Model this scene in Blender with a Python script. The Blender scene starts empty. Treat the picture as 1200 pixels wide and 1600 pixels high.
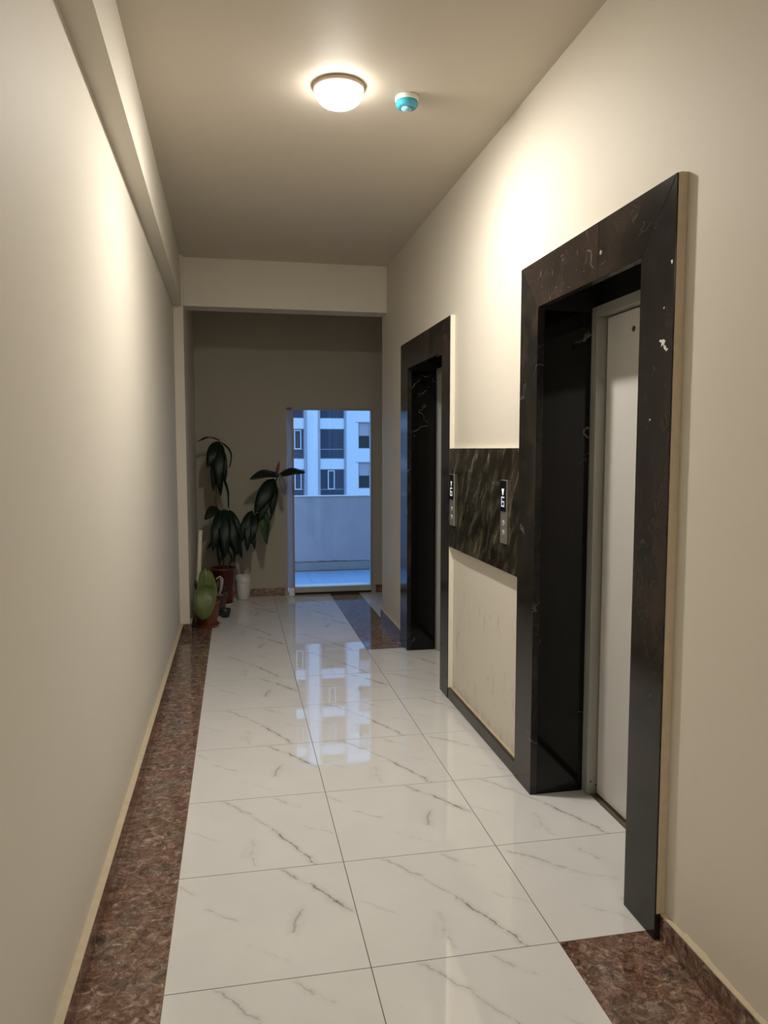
import bpy, bmesh, math, random
from mathutils import Vector, Matrix
random.seed(7)
SC = bpy.context.scene
COL = SC.collection

# ------------------------------------------------------------------ camera, world, exposure
cam_data = bpy.data.cameras.new('camera')
cam_data.sensor_width = 36.0
cam_data.lens = 36.0 * 1175.0 / 1600.0
cam_data.clip_start = 0.02
cam_data.clip_end = 400
cam = bpy.data.objects.new('camera', cam_data)
COL.objects.link(cam)
cam.location = (0, 0, 1.56)
cam.rotation_euler = (math.radians(90 - 4.719), 0, math.radians(-11.132))
SC.camera = cam

world = bpy.data.worlds.new('dusk_sky')
SC.world = world
world.use_nodes = True
wbg = world.node_tree.nodes['Background']
wbg.inputs[0].default_value = (0.27, 0.53, 1.0, 1)
wbg.inputs[1].default_value = 4.2

SC.view_settings.view_transform = 'Standard'
SC.view_settings.look = 'None'
SC.view_settings.exposure = 0.0
SC.view_settings.gamma = 1.0
SC.view_settings.use_curve_mapping = False
try:
    SC.cycles.use_denoising = True
    SC.cycles.max_bounces = 9
    SC.cycles.diffuse_bounces = 6
    SC.cycles.glossy_bounces = 4
    SC.cycles.transparent_max_bounces = 9
    SC.cycles.sample_clamp_indirect = 4.0
    SC.cycles.caustics_reflective = False
    SC.cycles.adaptive_threshold = 0.015
except Exception:
    pass

LAMP_RADIANCE = 1010.0
LAMP_COLOUR = (1.0, 0.935, 0.85)

# ------------------------------------------------------------------ main dimensions (metres)
WL = -0.483      # left wall face
WR = 1.318       # right wall face
FR = 1.285       # face of the marble surrounds
CZ = 3.15        # ceiling
YB = 8.05        # end wall face
Y0 = -3.6        # corridor end behind the viewer
JOG = 6.50       # left wall steps in here
XJ = -0.405
BEAM = (6.57, 6.785, 2.755)
T0, TP = 2.12, 0.597        # tile rows
CA, CB, CC = -0.228, 0.378, 0.985

# ------------------------------------------------------------------ material helpers
class NT:
    def __init__(self, name):
        self.m = bpy.data.materials.new(name)
        self.m.use_nodes = True
        self.t = self.m.node_tree
        self.b = self.t.nodes['Principled BSDF']
        self.out = self.t.nodes['Material Output']
    def n(self, kind, **kw):
        nd = self.t.nodes.new(kind)
        for k, v in kw.items():
            setattr(nd, k, v)
        return nd
    def l(self, a, b):
        self.t.links.new(a, b)
    def val(self, sock, v):
        if isinstance(v, bpy.types.NodeSocket):
            self.l(v, sock)
        else:
            sock.default_value = v
    def math(self, op, a, b=None, c=None, clamp=False):
        nd = self.n('ShaderNodeMath', operation=op, use_clamp=clamp)
        self.val(nd.inputs[0], a)
        if b is not None: self.val(nd.inputs[1], b)
        if c is not None: self.val(nd.inputs[2], c)
        return nd.outputs[0]
    def vm(self, op, a, b=None, scale=None):
        nd = self.n('ShaderNodeVectorMath', operation=op)
        self.val(nd.inputs[0], a)
        if b is not None: self.val(nd.inputs[1], b)
        if scale is not None: self.val(nd.inputs['Scale'], scale)
        return nd.outputs['Value'] if op in ('DOT_PRODUCT', 'LENGTH', 'DISTANCE') else nd.outputs['Vector']
    def noise(self, vec, scale, detail=3, rough=0.5, dist=0.0, colour=False):
        nd = self.n('ShaderNodeTexNoise')
        self.val(nd.inputs['Vector'], vec)
        nd.inputs['Scale'].default_value = scale
        nd.inputs['Detail'].default_value = detail
        nd.inputs['Roughness'].default_value = rough
        nd.inputs['Distortion'].default_value = dist
        return nd.outputs['Color' if colour else 'Fac']
    def ramp(self, fac, stops, interp='LINEAR'):
        nd = self.n('ShaderNodeValToRGB')
        nd.color_ramp.interpolation = interp
        el = nd.color_ramp.elements
        while len(el) < len(stops): el.new(0.5)
        for e, (p, c) in zip(el, stops):
            e.position = p
            e.color = (*c, 1) if len(c) == 3 else c
        self.val(nd.inputs['Fac'], fac)
        return nd.outputs['Color']
    def mix(self, fac, a, b, mode='MIX'):
        nd = self.n('ShaderNodeMix', data_type='RGBA', blend_type=mode)
        self.val(nd.inputs[0], fac)
        self.val(nd.inputs[6], (*a, 1) if isinstance(a, tuple) else a)
        self.val(nd.inputs[7], (*b, 1) if isinstance(b, tuple) else b)
        return nd.outputs[2]
    def maprange(self, v, a, b, c=0.0, d=1.0, smooth=False):
        nd = self.n('ShaderNodeMapRange')
        if smooth: nd.interpolation_type = 'SMOOTHSTEP'
        self.val(nd.inputs['Value'], v)
        for i, x in zip(('From Min', 'From Max', 'To Min', 'To Max'), (a, b, c, d)):
            nd.inputs[i].default_value = x
        return nd.outputs['Result']
    def bump(self, h, strength=0.1, dist=0.01):
        nd = self.n('ShaderNodeBump')
        nd.inputs['Strength'].default_value = strength
        nd.inputs['Distance'].default_value = dist
        self.val(nd.inputs['Height'], h)
        self.l(nd.outputs['Normal'], self.b.inputs['Normal'])
    def pos(self):
        return self.n('ShaderNodeNewGeometry').outputs['Position']
    def obj(self):
        return self.n('ShaderNodeTexCoord').outputs['Object']
    def sep(self, v):
        nd = self.n('ShaderNodeSeparateXYZ'); self.val(nd.inputs[0], v); return nd.outputs
    def scalev(self, v, s):
        return self.vm('MULTIPLY', v, s)
    def set(self, col=None, rough=None, metal=None, spec=None, coat=None):
        b = self.b.inputs
        if col is not None: self.val(b['Base Color'], (*col, 1) if isinstance(col, tuple) and len(col) == 3 else col)
        if rough is not None: self.val(b['Roughness'], rough)
        if metal is not None: b['Metallic'].default_value = metal
        if spec is not None: b['Specular IOR Level'].default_value = spec
        if coat is not None: b['Coat Weight'].default_value = coat
        return self

def plain(name, col, rough=0.5, metal=0.0, var=0.0, scale=8, spec=None):
    k = NT(name)
    k.set(col, rough, metal, spec)
    if var:
        nz = k.noise(k.pos(), scale, 4, 0.6)
        k.val(k.b.inputs['Base Color'], k.mix(nz, tuple(c * (1 - var) for c in col), tuple(min(1, c * (1 + var)) for c in col)))
    return k.m

def paint(name, col, stains=False):
    k = NT(name)
    p = k.pos()
    big = k.noise(p, 0.9, 3, 0.5)
    c = k.mix(big, tuple(x * 0.965 for x in col), tuple(min(1, x * 1.025) for x in col))
    if stains:
        # scuffs rubbed on by trolleys low down between the two lifts, and a grubby lower edge
        s = k.sep(p)
        st = k.noise(k.scalev(p, (1, 9, 1.7)), 2.2, 4, 0.65)
        streak = k.maprange(st, 0.59, 0.71, 0, 1, True)
        sp = k.maprange(k.noise(k.scalev(p, (1, 12, 7)), 2.4, 3, 0.5), 0.66, 0.74, 0, 1, True)
        m = k.math('MAXIMUM', k.math('MULTIPLY', streak, 0.55), k.math('MULTIPLY', sp, 0.5))
        zone = k.math('MULTIPLY', k.maprange(s[2], 0.92, 0.55, 0, 1, True), k.math('MULTIPLY', k.maprange(s[1], 3.25, 3.4), k.maprange(s[1], 4.65, 4.5)))
        edge = k.math('MULTIPLY', k.maprange(s[2], 0.16, 0.07, 0, 0.32, True), k.maprange(k.noise(k.scalev(p, (1, 6, 3)), 3.0, 4, 0.6), 0.45, 0.62, 0, 1, True))
        m = k.math('MAXIMUM', m, edge)
        c = k.mix(k.math('MULTIPLY', k.math('MULTIPLY', m, zone), 0.75), c, (0.20, 0.155, 0.09))
    k.set(c, 0.62, 0, 0.3)
    h = k.math('ADD', k.math('MULTIPLY', k.noise(p, 6.0, 3, 0.55), 1.0), k.math('MULTIPLY', k.noise(p, 90.0, 2, 0.5), 0.12))
    k.bump(h, 0.16, 0.012)
    return k.m

def porcelain(name, veins):
    """polished white marble-look tile; veins = [((u0,v0),(u1,v1),width,strength)...] printed on each tile"""
    k = NT(name)
    o = k.obj()
    wob = k.vm('SUBTRACT', k.noise(o, 7.0, 4, 0.6, 0, True), (0.5, 0.5, 0.5))
    p = k.vm('MULTIPLY', k.vm('ADD', o, k.scalev(wob, (0.075, 0.075, 0))), (1, 1, 0))
    brk = k.maprange(k.noise(o, 16.0, 3, 0.6), 0.34, 0.60, 0.15, 1, True)
    acc = None
    for (a, b, w, s) in veins:
        A = Vector(((a[0] - .5) * TP, (a[1] - .5) * TP, 0)); B = Vector(((b[0] - .5) * TP, (b[1] - .5) * TP, 0))
        ba = B - A
        pa = k.vm('SUBTRACT', p, tuple(A))
        h = k.math('DIVIDE', k.vm('DOT_PRODUCT', pa, tuple(ba)), ba.length_squared, clamp=True)
        d = k.vm('LENGTH', k.vm('SUBTRACT', pa, k.vm('SCALE', tuple(ba), scale=h)))
        core = k.maprange(d, 0.0, w * 1.7, s * 0.72, 0, True)
        halo = k.maprange(d, 0.0, w * 7, s * 0.24, 0, True)
        mk = k.math('ADD', core, halo)
        acc = mk if acc is None else k.math('MAXIMUM', acc, mk)
    cloud = k.noise(o, 3.6, 4, 0.55, 0.6)
    base = k.mix(cloud, (0.65, 0.65, 0.635), (0.745, 0.745, 0.735))
    fleck = k.maprange(k.noise(o, 34.0, 2, 0.5), 0.70, 0.80, 0, 0.14, True)
    c = k.mix(k.math('ADD', k.math('MULTIPLY', acc, brk), fleck, clamp=True), base, (0.19, 0.17, 0.145))
    k.set(c, 0.014, 0, 1.0)
    k.bump(k.noise(k.pos(), 5.0, 2, 0.5), 0.003, 0.01)
    return k.m

def granite(name):
    k = NT(name)
    p = k.pos()
    q = k.vm('ADD', p, k.scalev(k.vm('SUBTRACT', k.noise(p, 22, 3, 0.6, 0, True), (.5, .5, .5)), (0.05, 0.05, 0.05)))
    n1 = k.noise(q, 30.0, 7, 0.74, 0.9)
    n2 = k.noise(q, 7.0, 3, 0.5, 0.5)
    c = k.ramp(n1, [(0.36, (0.040, 0.026, 0.019)), (0.46, (0.125, 0.066, 0.046)), (0.53, (0.19, 0.108, 0.077)), (0.60, (0.27, 0.19, 0.145)), (0.69, (0.50, 0.42, 0.34))])
    c2 = k.ramp(n1, [(0.36, (0.045, 0.036, 0.028)), (0.49, (0.135, 0.10, 0.075)), (0.60, (0.27, 0.215, 0.17)), (0.70, (0.54, 0.47, 0.39))])
    cc = k.mix(k.maprange(n2, 0.46, 0.66, 0, 0.8, True), c, c2)
    wisp = k.maprange(k.math('ABSOLUTE', k.math('SUBTRACT', k.noise(q, 9.0, 4, 0.6, 1.0), 0.5)), 0.0, 0.012, 0.55, 0, True)
    cc = k.mix(wisp, cc, (0.28, 0.20, 0.15))
    k.set(cc, 0.07, 0, 0.5)
    return k.m

def black_marble(name, rough=0.16, brown=0.5, veins=1.0, base=(0.011, 0.0105, 0.0095), seed=0.0, grainy=0.6, spec=0.28, fleck=0.0):
    k = NT(name)
    p = k.vm('ADD', k.pos(), (seed, seed * 1.7, seed * 0.6))
    warp = k.vm('SUBTRACT', k.noise(p, 3.0, 4, 0.6, 0, True), (.5, .5, .5))
    q = k.vm('ADD', p, k.scalev(warp, (0.5, 0.5, 0.5)))
    patch = k.maprange(k.noise(q, 2.6, 4, 0.6), 0.45, 0.70, 0, brown, True)
    grain = k.noise(k.scalev(q, (1, 2.2, 0.7)), 22.0, 4, 0.65)
    b = k.mix(patch, base, (0.050, 0.034, 0.026))
    b = k.mix(k.maprange(grain, 0.45, 0.75, 0, grainy), b, (0.040, 0.035, 0.030))
    line = k.math('ABSOLUTE', k.math('SUBTRACT', k.noise(q, 1.9, 3, 0.55, 0.4), 0.5))
    msk = k.maprange(k.noise(p, 4.3, 3, 0.5), 0.52, 0.68, 0, 1, True)
    v = k.math('MULTIPLY', k.maprange(line, 0.0, 0.008, 0.75 * veins, 0, True), msk)
    c = k.mix(v, b, (0.33, 0.31, 0.28))
    if fleck:
        fl = k.maprange(k.noise(k.scalev(q, (1, 1.4, 0.9)), 26.0, 5, 0.7, 0.6), 0.60, 0.72, 0, fleck, True)
        c = k.mix(fl, c, (0.26, 0.21, 0.17))
    k.set(c, rough, 0, spec)
    return k.m

def olive_marble(name):
    k = NT(name)
    p = k.pos()
    # streaks lean steeply across the slab
    ca, sa = math.cos(0.95), math.sin(0.95)
    s = k.sep(p)
    u = k.math('ADD', k.math('MULTIPLY', s[1], ca), k.math('MULTIPLY', s[2], -sa))
    w = k.math('ADD', k.math('MULTIPLY', s[1], sa), k.math('MULTIPLY', s[2], ca))
    cmb = k.n('ShaderNodeCombineXYZ'); k.l(u, cmb.inputs[0]); k.l(w, cmb.inputs[1])
    v = cmb.outputs[0]
    q = k.vm('ADD', k.scalev(v, (2.2, 6.5, 1)), k.scalev(k.vm('SUBTRACT', k.noise(v, 4.0, 4, 0.6, 0, True), (.5, .5, .5)), (0.8, 0.9, 0)))
    n1 = k.noise(q, 2.3, 6, 0.62, 0.5)
    c = k.ramp(n1, [(0.32, (0.007, 0.0065, 0.005)), (0.48, (0.018, 0.016, 0.011)), (0.58, (0.050, 0.044, 0.030)), (0.70, (0.14, 0.128, 0.093))])
    ln = k.maprange(k.math('ABSOLUTE', k.math('SUBTRACT', k.noise(q, 1.5, 4, 0.6, 0.6), 0.5)), 0.0, 0.010, 0.6, 0, True)
    c = k.mix(k.math('MULTIPLY', ln, k.maprange(k.noise(p, 5, 2), .45, .6, 0, 1, True)), c, (0.22, 0.20, 0.155))
    k.set(c, 0.12, 0, 0.5)
    return k.m

def metal_paint(name, col, rough=0.42, metal=0.35):
    k = NT(name)
    p = k.pos()
    n = k.noise(k.scalev(p, (40, 40, 1.2)), 3.0, 3, 0.5)
    k.set(k.mix(n, tuple(x * .95 for x in col), tuple(min(1, x * 1.05) for x in col)), k.maprange(n, 0.2, 0.8, rough - .05, rough + .05), metal)
    return k.m

def emit(name, col, strength):
    k = NT(name)
    k.set((0.8, 0.8, 0.8), 0.3)
    k.b.inputs['Emission Color'].default_value = (*col, 1)
    k.b.inputs['Emission Strength'].default_value = strength
    return k.m

def leafmat(name, dark, lite, rough=0.42):
    k = NT(name)
    uv = k.n('ShaderNodeUVMap').outputs[0]
    s = k.sep(uv)
    mid = k.maprange(k.math('ABSOLUTE', k.math('SUBTRACT', s[1], 0.5)), 0.0, 0.035, 1, 0, True)
    side = k.math('ABSOLUTE', k.math('SINE', k.math('MULTIPLY', k.math('ADD', s[0], k.math('MULTIPLY', k.math('ABSOLUTE', k.math('SUBTRACT', s[1], 0.5)), 0.35)), 44.0)))
    rib = k.maprange(side, 0.0, 0.14, 0.35, 0, True)
    c = k.mix(k.noise(k.pos(), 14, 3, 0.5), dark, tuple(x * 1.5 for x in dark))
    c = k.mix(k.math('MAXIMUM', k.math('MULTIPLY', mid, 0.8), rib), c, lite)
    k.set(c, rough, 0, 0.22)
    k.b.inputs['Subsurface Weight'].default_value = 0.0
    return k.m

def padmat(name):
    k = NT(name)
    s = k.sep(k.n('ShaderNodeUVMap').outputs[0])
    edge = k.maprange(k.math('ABSOLUTE', k.math('SUBTRACT', s[1], 0.5)), 0.38, 0.5, 0, 1, True)
    mott = k.noise(k.pos(), 30, 4, 0.6)
    c = k.mix(mott, (0.050, 0.075, 0.014), (0.115, 0.15, 0.035))
    mid = k.maprange(k.math('ABSOLUTE', k.math('SUBTRACT', s[1], 0.5)), 0.0, 0.03, 0.4, 0, True)
    c = k.mix(k.math('MAXIMUM', k.math('MULTIPLY', edge, 0.7), mid), c, (0.24, 0.27, 0.11))
    k.set(c, 0.42, 0, 0.4)
    return k.m

def glassmat(name):
    k = NT(name)
    tr = k.n('ShaderNodeBsdfTransparent'); tr.inputs[0].default_value = (0.96, 0.98, 0.98, 1)
    gl = k.n('ShaderNodeBsdfGlossy'); gl.inputs['Roughness'].default_value = 0.02
    fr = k.n('ShaderNodeFresnel'); fr.inputs['IOR'].default_value = 1.45
    mx = k.n('ShaderNodeMixShader')
    k.l(fr.outputs[0], mx.inputs[0]); k.l(tr.outputs[0], mx.inputs[1]); k.l(gl.outputs[0], mx.inputs[2])
    k.l(mx.outputs[0], k.out.inputs['Surface'])
    return k.m

M = {}
CREAM = (0.625, 0.585, 0.505)
M['wall'] = paint('cream_wall_paint', CREAM)
M['wall_r'] = paint('cream_wall_paint_scuffed', CREAM, True)
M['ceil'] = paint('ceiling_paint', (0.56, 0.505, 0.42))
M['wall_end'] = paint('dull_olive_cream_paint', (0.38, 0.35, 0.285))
M['caulk'] = plain('white_caulk', (0.80, 0.76, 0.66), 0.6, 0, 0.06, 40)
M['plaster_edge'] = plain('raw_plaster_edge', (0.50, 0.42, 0.30), 0.8, 0, 0.18, 30)
M['tile_a'] = porcelain('white_porcelain_print_a', [((.24, 1.0), (.44, .72), .0035, .55), ((.44, .72), (.63, .42), .003, .5), ((.63, .42), (.84, 0), .0042, .95),
                                                    ((.46, .36), (.41, .2), .006, .55), ((.41, .2), (.45, .08), .004, .35), ((.62, .97), (.78, .78), .003, .4), ((.05, .55), (.2, .42), .003, .25), ((.82, .5), (.98, .36), .003, .25)])
M['tile_b'] = porcelain('white_porcelain_print_b', [((.6, 1.0), (.78, .76), .0035, .7), ((.78, .76), (1.0, .46), .0042, .95), ((.70, .56), (.65, .36), .006, .55),
                                                    ((.18, .66), (.34, .52), .0035, .45), ((.02, .9), (.1, .8), .003, .3), ((.4, .3), (.62, .1), .003, .22)])
M['tile_c'] = porcelain('white_porcelain_print_c', [((.08, .92), (.4, .62), .0035, .7), ((.4, .62), (.62, .48), .003, .4), ((.56, .86), (.62, .72), .006, .4),
                                                    ((.3, .3), (.5, .12), .003, .35), ((.55, .3), (.78, .06), .0032, .5)])
M['grout'] = plain('grout', (0.13, 0.105, 0.085), 0.9, 0, 0.2, 40)
M['granite'] = granite('brown_granite')
M['bm'] = black_marble('black_marble_front', 0.13, 0.7, 0.35)
M['bm_brown'] = black_marble('brown_flecked_black_marble', 0.14, 1.0, 1.0, (0.022, 0.016, 0.013), 3.1, 0.6, 0.28, 0.55)
M['bm_in'] = black_marble('black_marble_reveal', 0.06, 0.05, 0.8, (0.003, 0.003, 0.003), 1.3, 0.12)
M['olive'] = olive_marble('olive_veined_marble')
M['lift'] = metal_paint('grey_lift_paint', (0.60, 0.59, 0.56), 0.40, 0.15)
M['lift_frame'] = metal_paint('grey_lift_frame', (0.40, 0.40, 0.375), 0.38, 0.35)
M['charcoal'] = plain('charcoal_panel', (0.028, 0.026, 0.024), 0.45, 0, 0.15, 20)
M['black'] = plain('black_void', (0.006, 0.006, 0.006), 0.8, 0, 0.1)
M['sill'] = metal_paint('worn_sill_metal', (0.20, 0.165, 0.12), 0.45, 0.7)
M['steel'] = metal_paint('brushed_steel', (0.42, 0.40, 0.36), 0.35, 0.8)
M['button'] = plain('button_metal', (0.62, 0.60, 0.55), 0.25, 0.6, 0.05)
M['screen'] = plain('display_black', (0.004, 0.005, 0.008), 0.12, 0, 0.1)
M['glyph_w'] = emit('display_white', (0.9, 0.95, 1.0), 0.75)
M['glyph_b'] = emit('display_blue', (0.34, 0.42, 0.75), 0.38)
M['glyph_d'] = emit('display_dim', (0.9, 0.93, 0.9), 0.28)
k = NT('lamp_opal_glass')      # opal bowl, bulb behind its lower half: dimmer towards the rim
k.set((0.8, 0.8, 0.8), 0.3)
k.b.inputs['Emission Color'].default_value = (*LAMP_COLOUR, 1)
k.l(k.math('MULTIPLY', k.maprange(k.sep(k.obj())[2], -0.015, -0.0305, 0.034, 1.0, True), LAMP_RADIANCE), k.b.inputs['Emission Strength'])
M['lampglow'] = k.m
M['lamprim'] = plain('lamp_rim', (0.55, 0.42, 0.34), 0.4, 0, 0.05)
M['sens_w'] = plain('detector_white', (0.78, 0.80, 0.78), 0.4, 0, 0.03)
M['sens_b'] = plain('detector_blue_cap', (0.05, 0.36, 0.50), 0.25, 0, 0.1, 30)
M['sens_n'] = plain('detector_pale_nose', (0.30, 0.55, 0.64), 0.3, 0, 0.05)
M['pvc'] = plain('white_pvc', (0.82, 0.83, 0.84), 0.18, 0, 0.03)
k = NT('frosted_white_plastic')
tl_ = k.n('ShaderNodeBsdfTranslucent'); tl_.inputs[0].default_value = (0.80, 0.80, 0.84, 1)
mx_ = k.n('ShaderNodeMixShader'); mx_.inputs[0].default_value = 0.80
k.set((0.8, 0.8, 0.82), 0.3)
k.l(k.b.outputs[0], mx_.inputs[1]); k.l(tl_.outputs[0], mx_.inputs[2]); k.l(mx_.outputs[0], k.out.inputs['Surface'])
M['frosted'] = k.m
M['pvc_dark'] = plain('door_frame_grey', (0.30, 0.28, 0.25), 0.45, 0, 0.08)
M['threshold'] = plain('threshold_stone', (0.42, 0.40, 0.36), 0.5, 0, 0.1, 25)
M['glass'] = glassmat('door_glass')
M['parapet'] = plain('rendered_parapet', (0.45, 0.41, 0.445), 0.85, 0, 0.16, 5)
M['coping'] = plain('parapet_coping', (0.38, 0.37, 0.37), 0.8, 0, 0.1, 9)
M['balc_tile'] = plain('balcony_tile', (0.34, 0.335, 0.34), 0.35, 0, 0.06, 4)
M['balc_floor'] = plain('pale_blue_balcony_tile', (0.20, 0.31, 0.46), 0.4, 0, 0.06, 4)
M['facade'] = plain('facade_render', (0.335, 0.342, 0.36), 0.8, 0, 0.03, 0.8)
M['facade_trim'] = plain('facade_mauve_trim', (0.165, 0.162, 0.187), 0.8, 0, 0.05, 2)
M['blind'] = plain('mauve_shutter', (0.20, 0.172, 0.19), 0.8, 0, 0.06, 6)
M['winglass'] = plain('dark_window_glass', (0.007, 0.013, 0.03), 0.12, 0, 0.3, 1.2, 0.22)
M['winframe'] = plain('window_frame_grey', (0.13, 0.15, 0.19), 0.5)
M['casement'] = plain('casement_white', (0.30, 0.32, 0.36), 0.5)
M['dirt'] = plain('street_ground', (0.20, 0.20, 0.20), 0.95, 0, 0.2, 0.3)
M['terracotta'] = plain('terracotta_plastic', (0.20, 0.062, 0.030), 0.45, 0, 0.15, 20)
M['maroon'] = plain('maroon_plastic', (0.12, 0.022, 0.020), 0.4, 0, 0.15, 20)
M['darkpot'] = plain('dark_pot_plastic', (0.018, 0.018, 0.024), 0.4, 0, 0.1, 20)
M['mauvepot'] = plain('faded_mauve_pot', (0.17, 0.10, 0.105), 0.5, 0, 0.15, 20)
M['ceramic'] = plain('white_ceramic', (0.66, 0.65, 0.63), 0.3, 0, 0.04)
M['soil'] = plain('soil', (0.030, 0.020, 0.014), 0.95, 0, 0.4, 60)
M['stem'] = plain('plant_stem', (0.085, 0.060, 0.030), 0.6, 0, 0.25, 40)
M['bud'] = plain('red_leaf_bud', (0.16, 0.030, 0.022), 0.4, 0, 0.1)
M['leaf'] = leafmat('rubber_plant_leaf', (0.006, 0.014, 0.008), (0.020, 0.036, 0.015))
M['leaf_y'] = leafmat('young_rubber_plant_leaf', (0.020, 0.042, 0.014), (0.08, 0.12, 0.04))
M['leaf_p'] = leafmat('pale_grey_leaf', (0.13, 0.13, 0.15), (0.20, 0.20, 0.19), 0.35)  # much paler, greyer colour for one hanging leaf
M['pad'] = padmat('light_green_broad_leaf')
M['tube'] = plain('ivory_tube', (0.60, 0.56, 0.46), 0.4, 0, 0.04)
M['palestem'] = plain('pale_curled_stem', (0.48, 0.42, 0.34), 0.5, 0, 0.1, 30)

# ------------------------------------------------------------------ mesh helpers
def box(bm, x0, x1, y0, y1, z0, z1):
    vs = [bm.verts.new(p) for p in ((x0, y0, z0), (x1, y0, z0), (x1, y1, z0), (x0, y1, z0), (x0, y0, z1), (x1, y0, z1), (x1, y1, z1), (x0, y1, z1))]
    for f in ((0, 3, 2, 1), (4, 5, 6, 7), (0, 1, 5, 4), (1, 2, 6, 5), (2, 3, 7, 6), (3, 0, 4, 7)):
        bm.faces.new([vs[i] for i in f])

def prism_x(bm, pts, x0, x1):
    """polygon in (y, z), extruded along x"""
    a = [bm.verts.new((x0, y, z)) for y, z in pts]
    b = [bm.verts.new((x1, y, z)) for y, z in pts]
    n = len(pts)
    bm.faces.new(a); bm.faces.new(b[::-1])
    for i in range(n):
        bm.faces.new((a[i], b[i], b[(i + 1) % n], a[(i + 1) % n]))
    bmesh.ops.recalc_face_normals(bm, faces=bm.faces)

def lathe(bm, prof, c, seg=32, close=False):
    rings = []
    for r, z in prof:
        if r < 1e-6:
            rings.append([bm.verts.new((c[0], c[1], c[2] + z))])
        else:
            rings.append([bm.verts.new((c[0] + r * math.cos(2 * math.pi * i / seg), c[1] + r * math.sin(2 * math.pi * i / seg), c[2] + z)) for i in range(seg)])
    for A, B in zip(rings, rings[1:]):
        for i in range(seg):
            j = (i + 1) % seg
            if len(A) == 1 and len(B) == 1: continue
            if len(A) == 1: bm.faces.new((A[0], B[i], B[j]))
            elif len(B) == 1: bm.faces.new((A[i], B[0], A[j]))
            else: bm.faces.new((A[i], B[i], B[j], A[j]))
    bmesh.ops.recalc_face_normals(bm, faces=bm.faces)

def tube(bm, pts, radii, seg=10):
    pts = [Vector(p) for p in pts]
    rings = []
    for i, p in enumerate(pts):
        d = (pts[min(i + 1, len(pts) - 1)] - pts[max(i - 1, 0)]).normalized()
        a = d.cross(Vector((0, 1, 0)))
        if a.length < 0.1: a = d.cross(Vector((1, 0, 0)))
        a.normalize(); b = d.cross(a)
        r = radii[i] if isinstance(radii, (list, tuple)) else radii
        rings.append([bm.verts.new(p + (a * math.cos(t) + b * math.sin(t)) * r) for t in [2 * math.pi * k / seg for k in range(seg)]])
    for A, B in zip(rings, rings[1:]):
        for k in range(seg):
            bm.faces.new((A[k], A[(k + 1) % seg], B[(k + 1) % seg], B[k]))
    bm.faces.new(rings[0]); bm.faces.new(rings[-1][::-1])
    bmesh.ops.recalc_face_normals(bm, faces=bm.faces)

def spline(pts, n=8):
    P = [Vector(p) for p in pts]
    out = []
    for i in range(len(P) - 1):
        p0, p1, p2, p3 = P[max(i - 1, 0)], P[i], P[i + 1], P[min(i + 2, len(P) - 1)]
        for k in range(n):
            t = k / n
            out.append(0.5 * ((2 * p1) + (p2 - p0) * t + (2 * p0 - 5 * p1 + 4 * p2 - p3) * t * t + (3 * p1 - p0 - 3 * p2 + p3) * t ** 3))
    out.append(P[-1])
    return out

def settle(o, parent):
    if parent is not None:
        o.parent = parent
        o.matrix_parent_inverse = Matrix.Translation(-world_loc(parent))

LOCS = {}
def world_loc(o):
    return LOCS[o.name]

def add(name, bm, mat, parent=None, bevel=0.0, smooth=False, kind=None, label=None, cat=None, group=None):
    co = [v.co for v in bm.verts]
    lo = Vector([min(c[i] for c in co) for i in range(3)]); hi = Vector([max(c[i] for c in co) for i in range(3)])
    c = (lo + hi) / 2
    bmesh.ops.translate(bm, verts=bm.verts, vec=-c)
    me = bpy.data.meshes.new(name)
    bm.to_mesh(me); bm.free()
    me.materials.append(M[mat] if isinstance(mat, str) else mat)
    if smooth:
        for p in me.polygons: p.use_smooth = True
    return place(name, me, c, parent, bevel, kind, label, cat, group)

def place(name, me, c, parent=None, bevel=0.0, kind=None, label=None, cat=None, group=None):
    o = bpy.data.objects.new(name, me)
    COL.objects.link(o)
    o.location = c
    LOCS[o.name] = Vector(c)
    settle(o, parent)
    if bevel:
        md = o.modifiers.new('bevel', 'BEVEL'); md.width = bevel; md.segments = 2; md.limit_method = 'ANGLE'; md.angle_limit = 0.7
    tag(o, kind, label, cat, group)
    return o

def tag(o, kind=None, label=None, cat=None, group=None):
    if kind: o['kind'] = kind
    if label: o['label'] = label
    if cat: o['category'] = cat
    if group: o['group'] = group

def thing(name, loc, label, cat, group=None):
    o = bpy.data.objects.new(name, None)
    COL.objects.link(o)
    o.empty_display_size = 0.1
    o.location = loc
    LOCS[o.name] = Vector(loc)
    tag(o, None, label, cat, group)
    return o

def bx(name, x0, x1, y0, y1, z0, z1, mat, parent=None, **kw):
    bm = bmesh.new(); box(bm, x0, x1, y0, y1, z0, z1)
    return add(name, bm, mat, parent, **kw)

# ------------------------------------------------------------------ the room shell
bm = bmesh.new()
box(bm, WL - 0.25, WL, Y0, JOG, -0.02, CZ)
add('wall_left', bm, 'wall', kind='structure', label='long plain cream wall along the left of the corridor')
bx('wall_left_recess', WL - 0.25, XJ, JOG, YB + 0.2, -0.02, CZ, 'wall', kind='structure', label='cream wall stepping out behind the potted plants')

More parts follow.
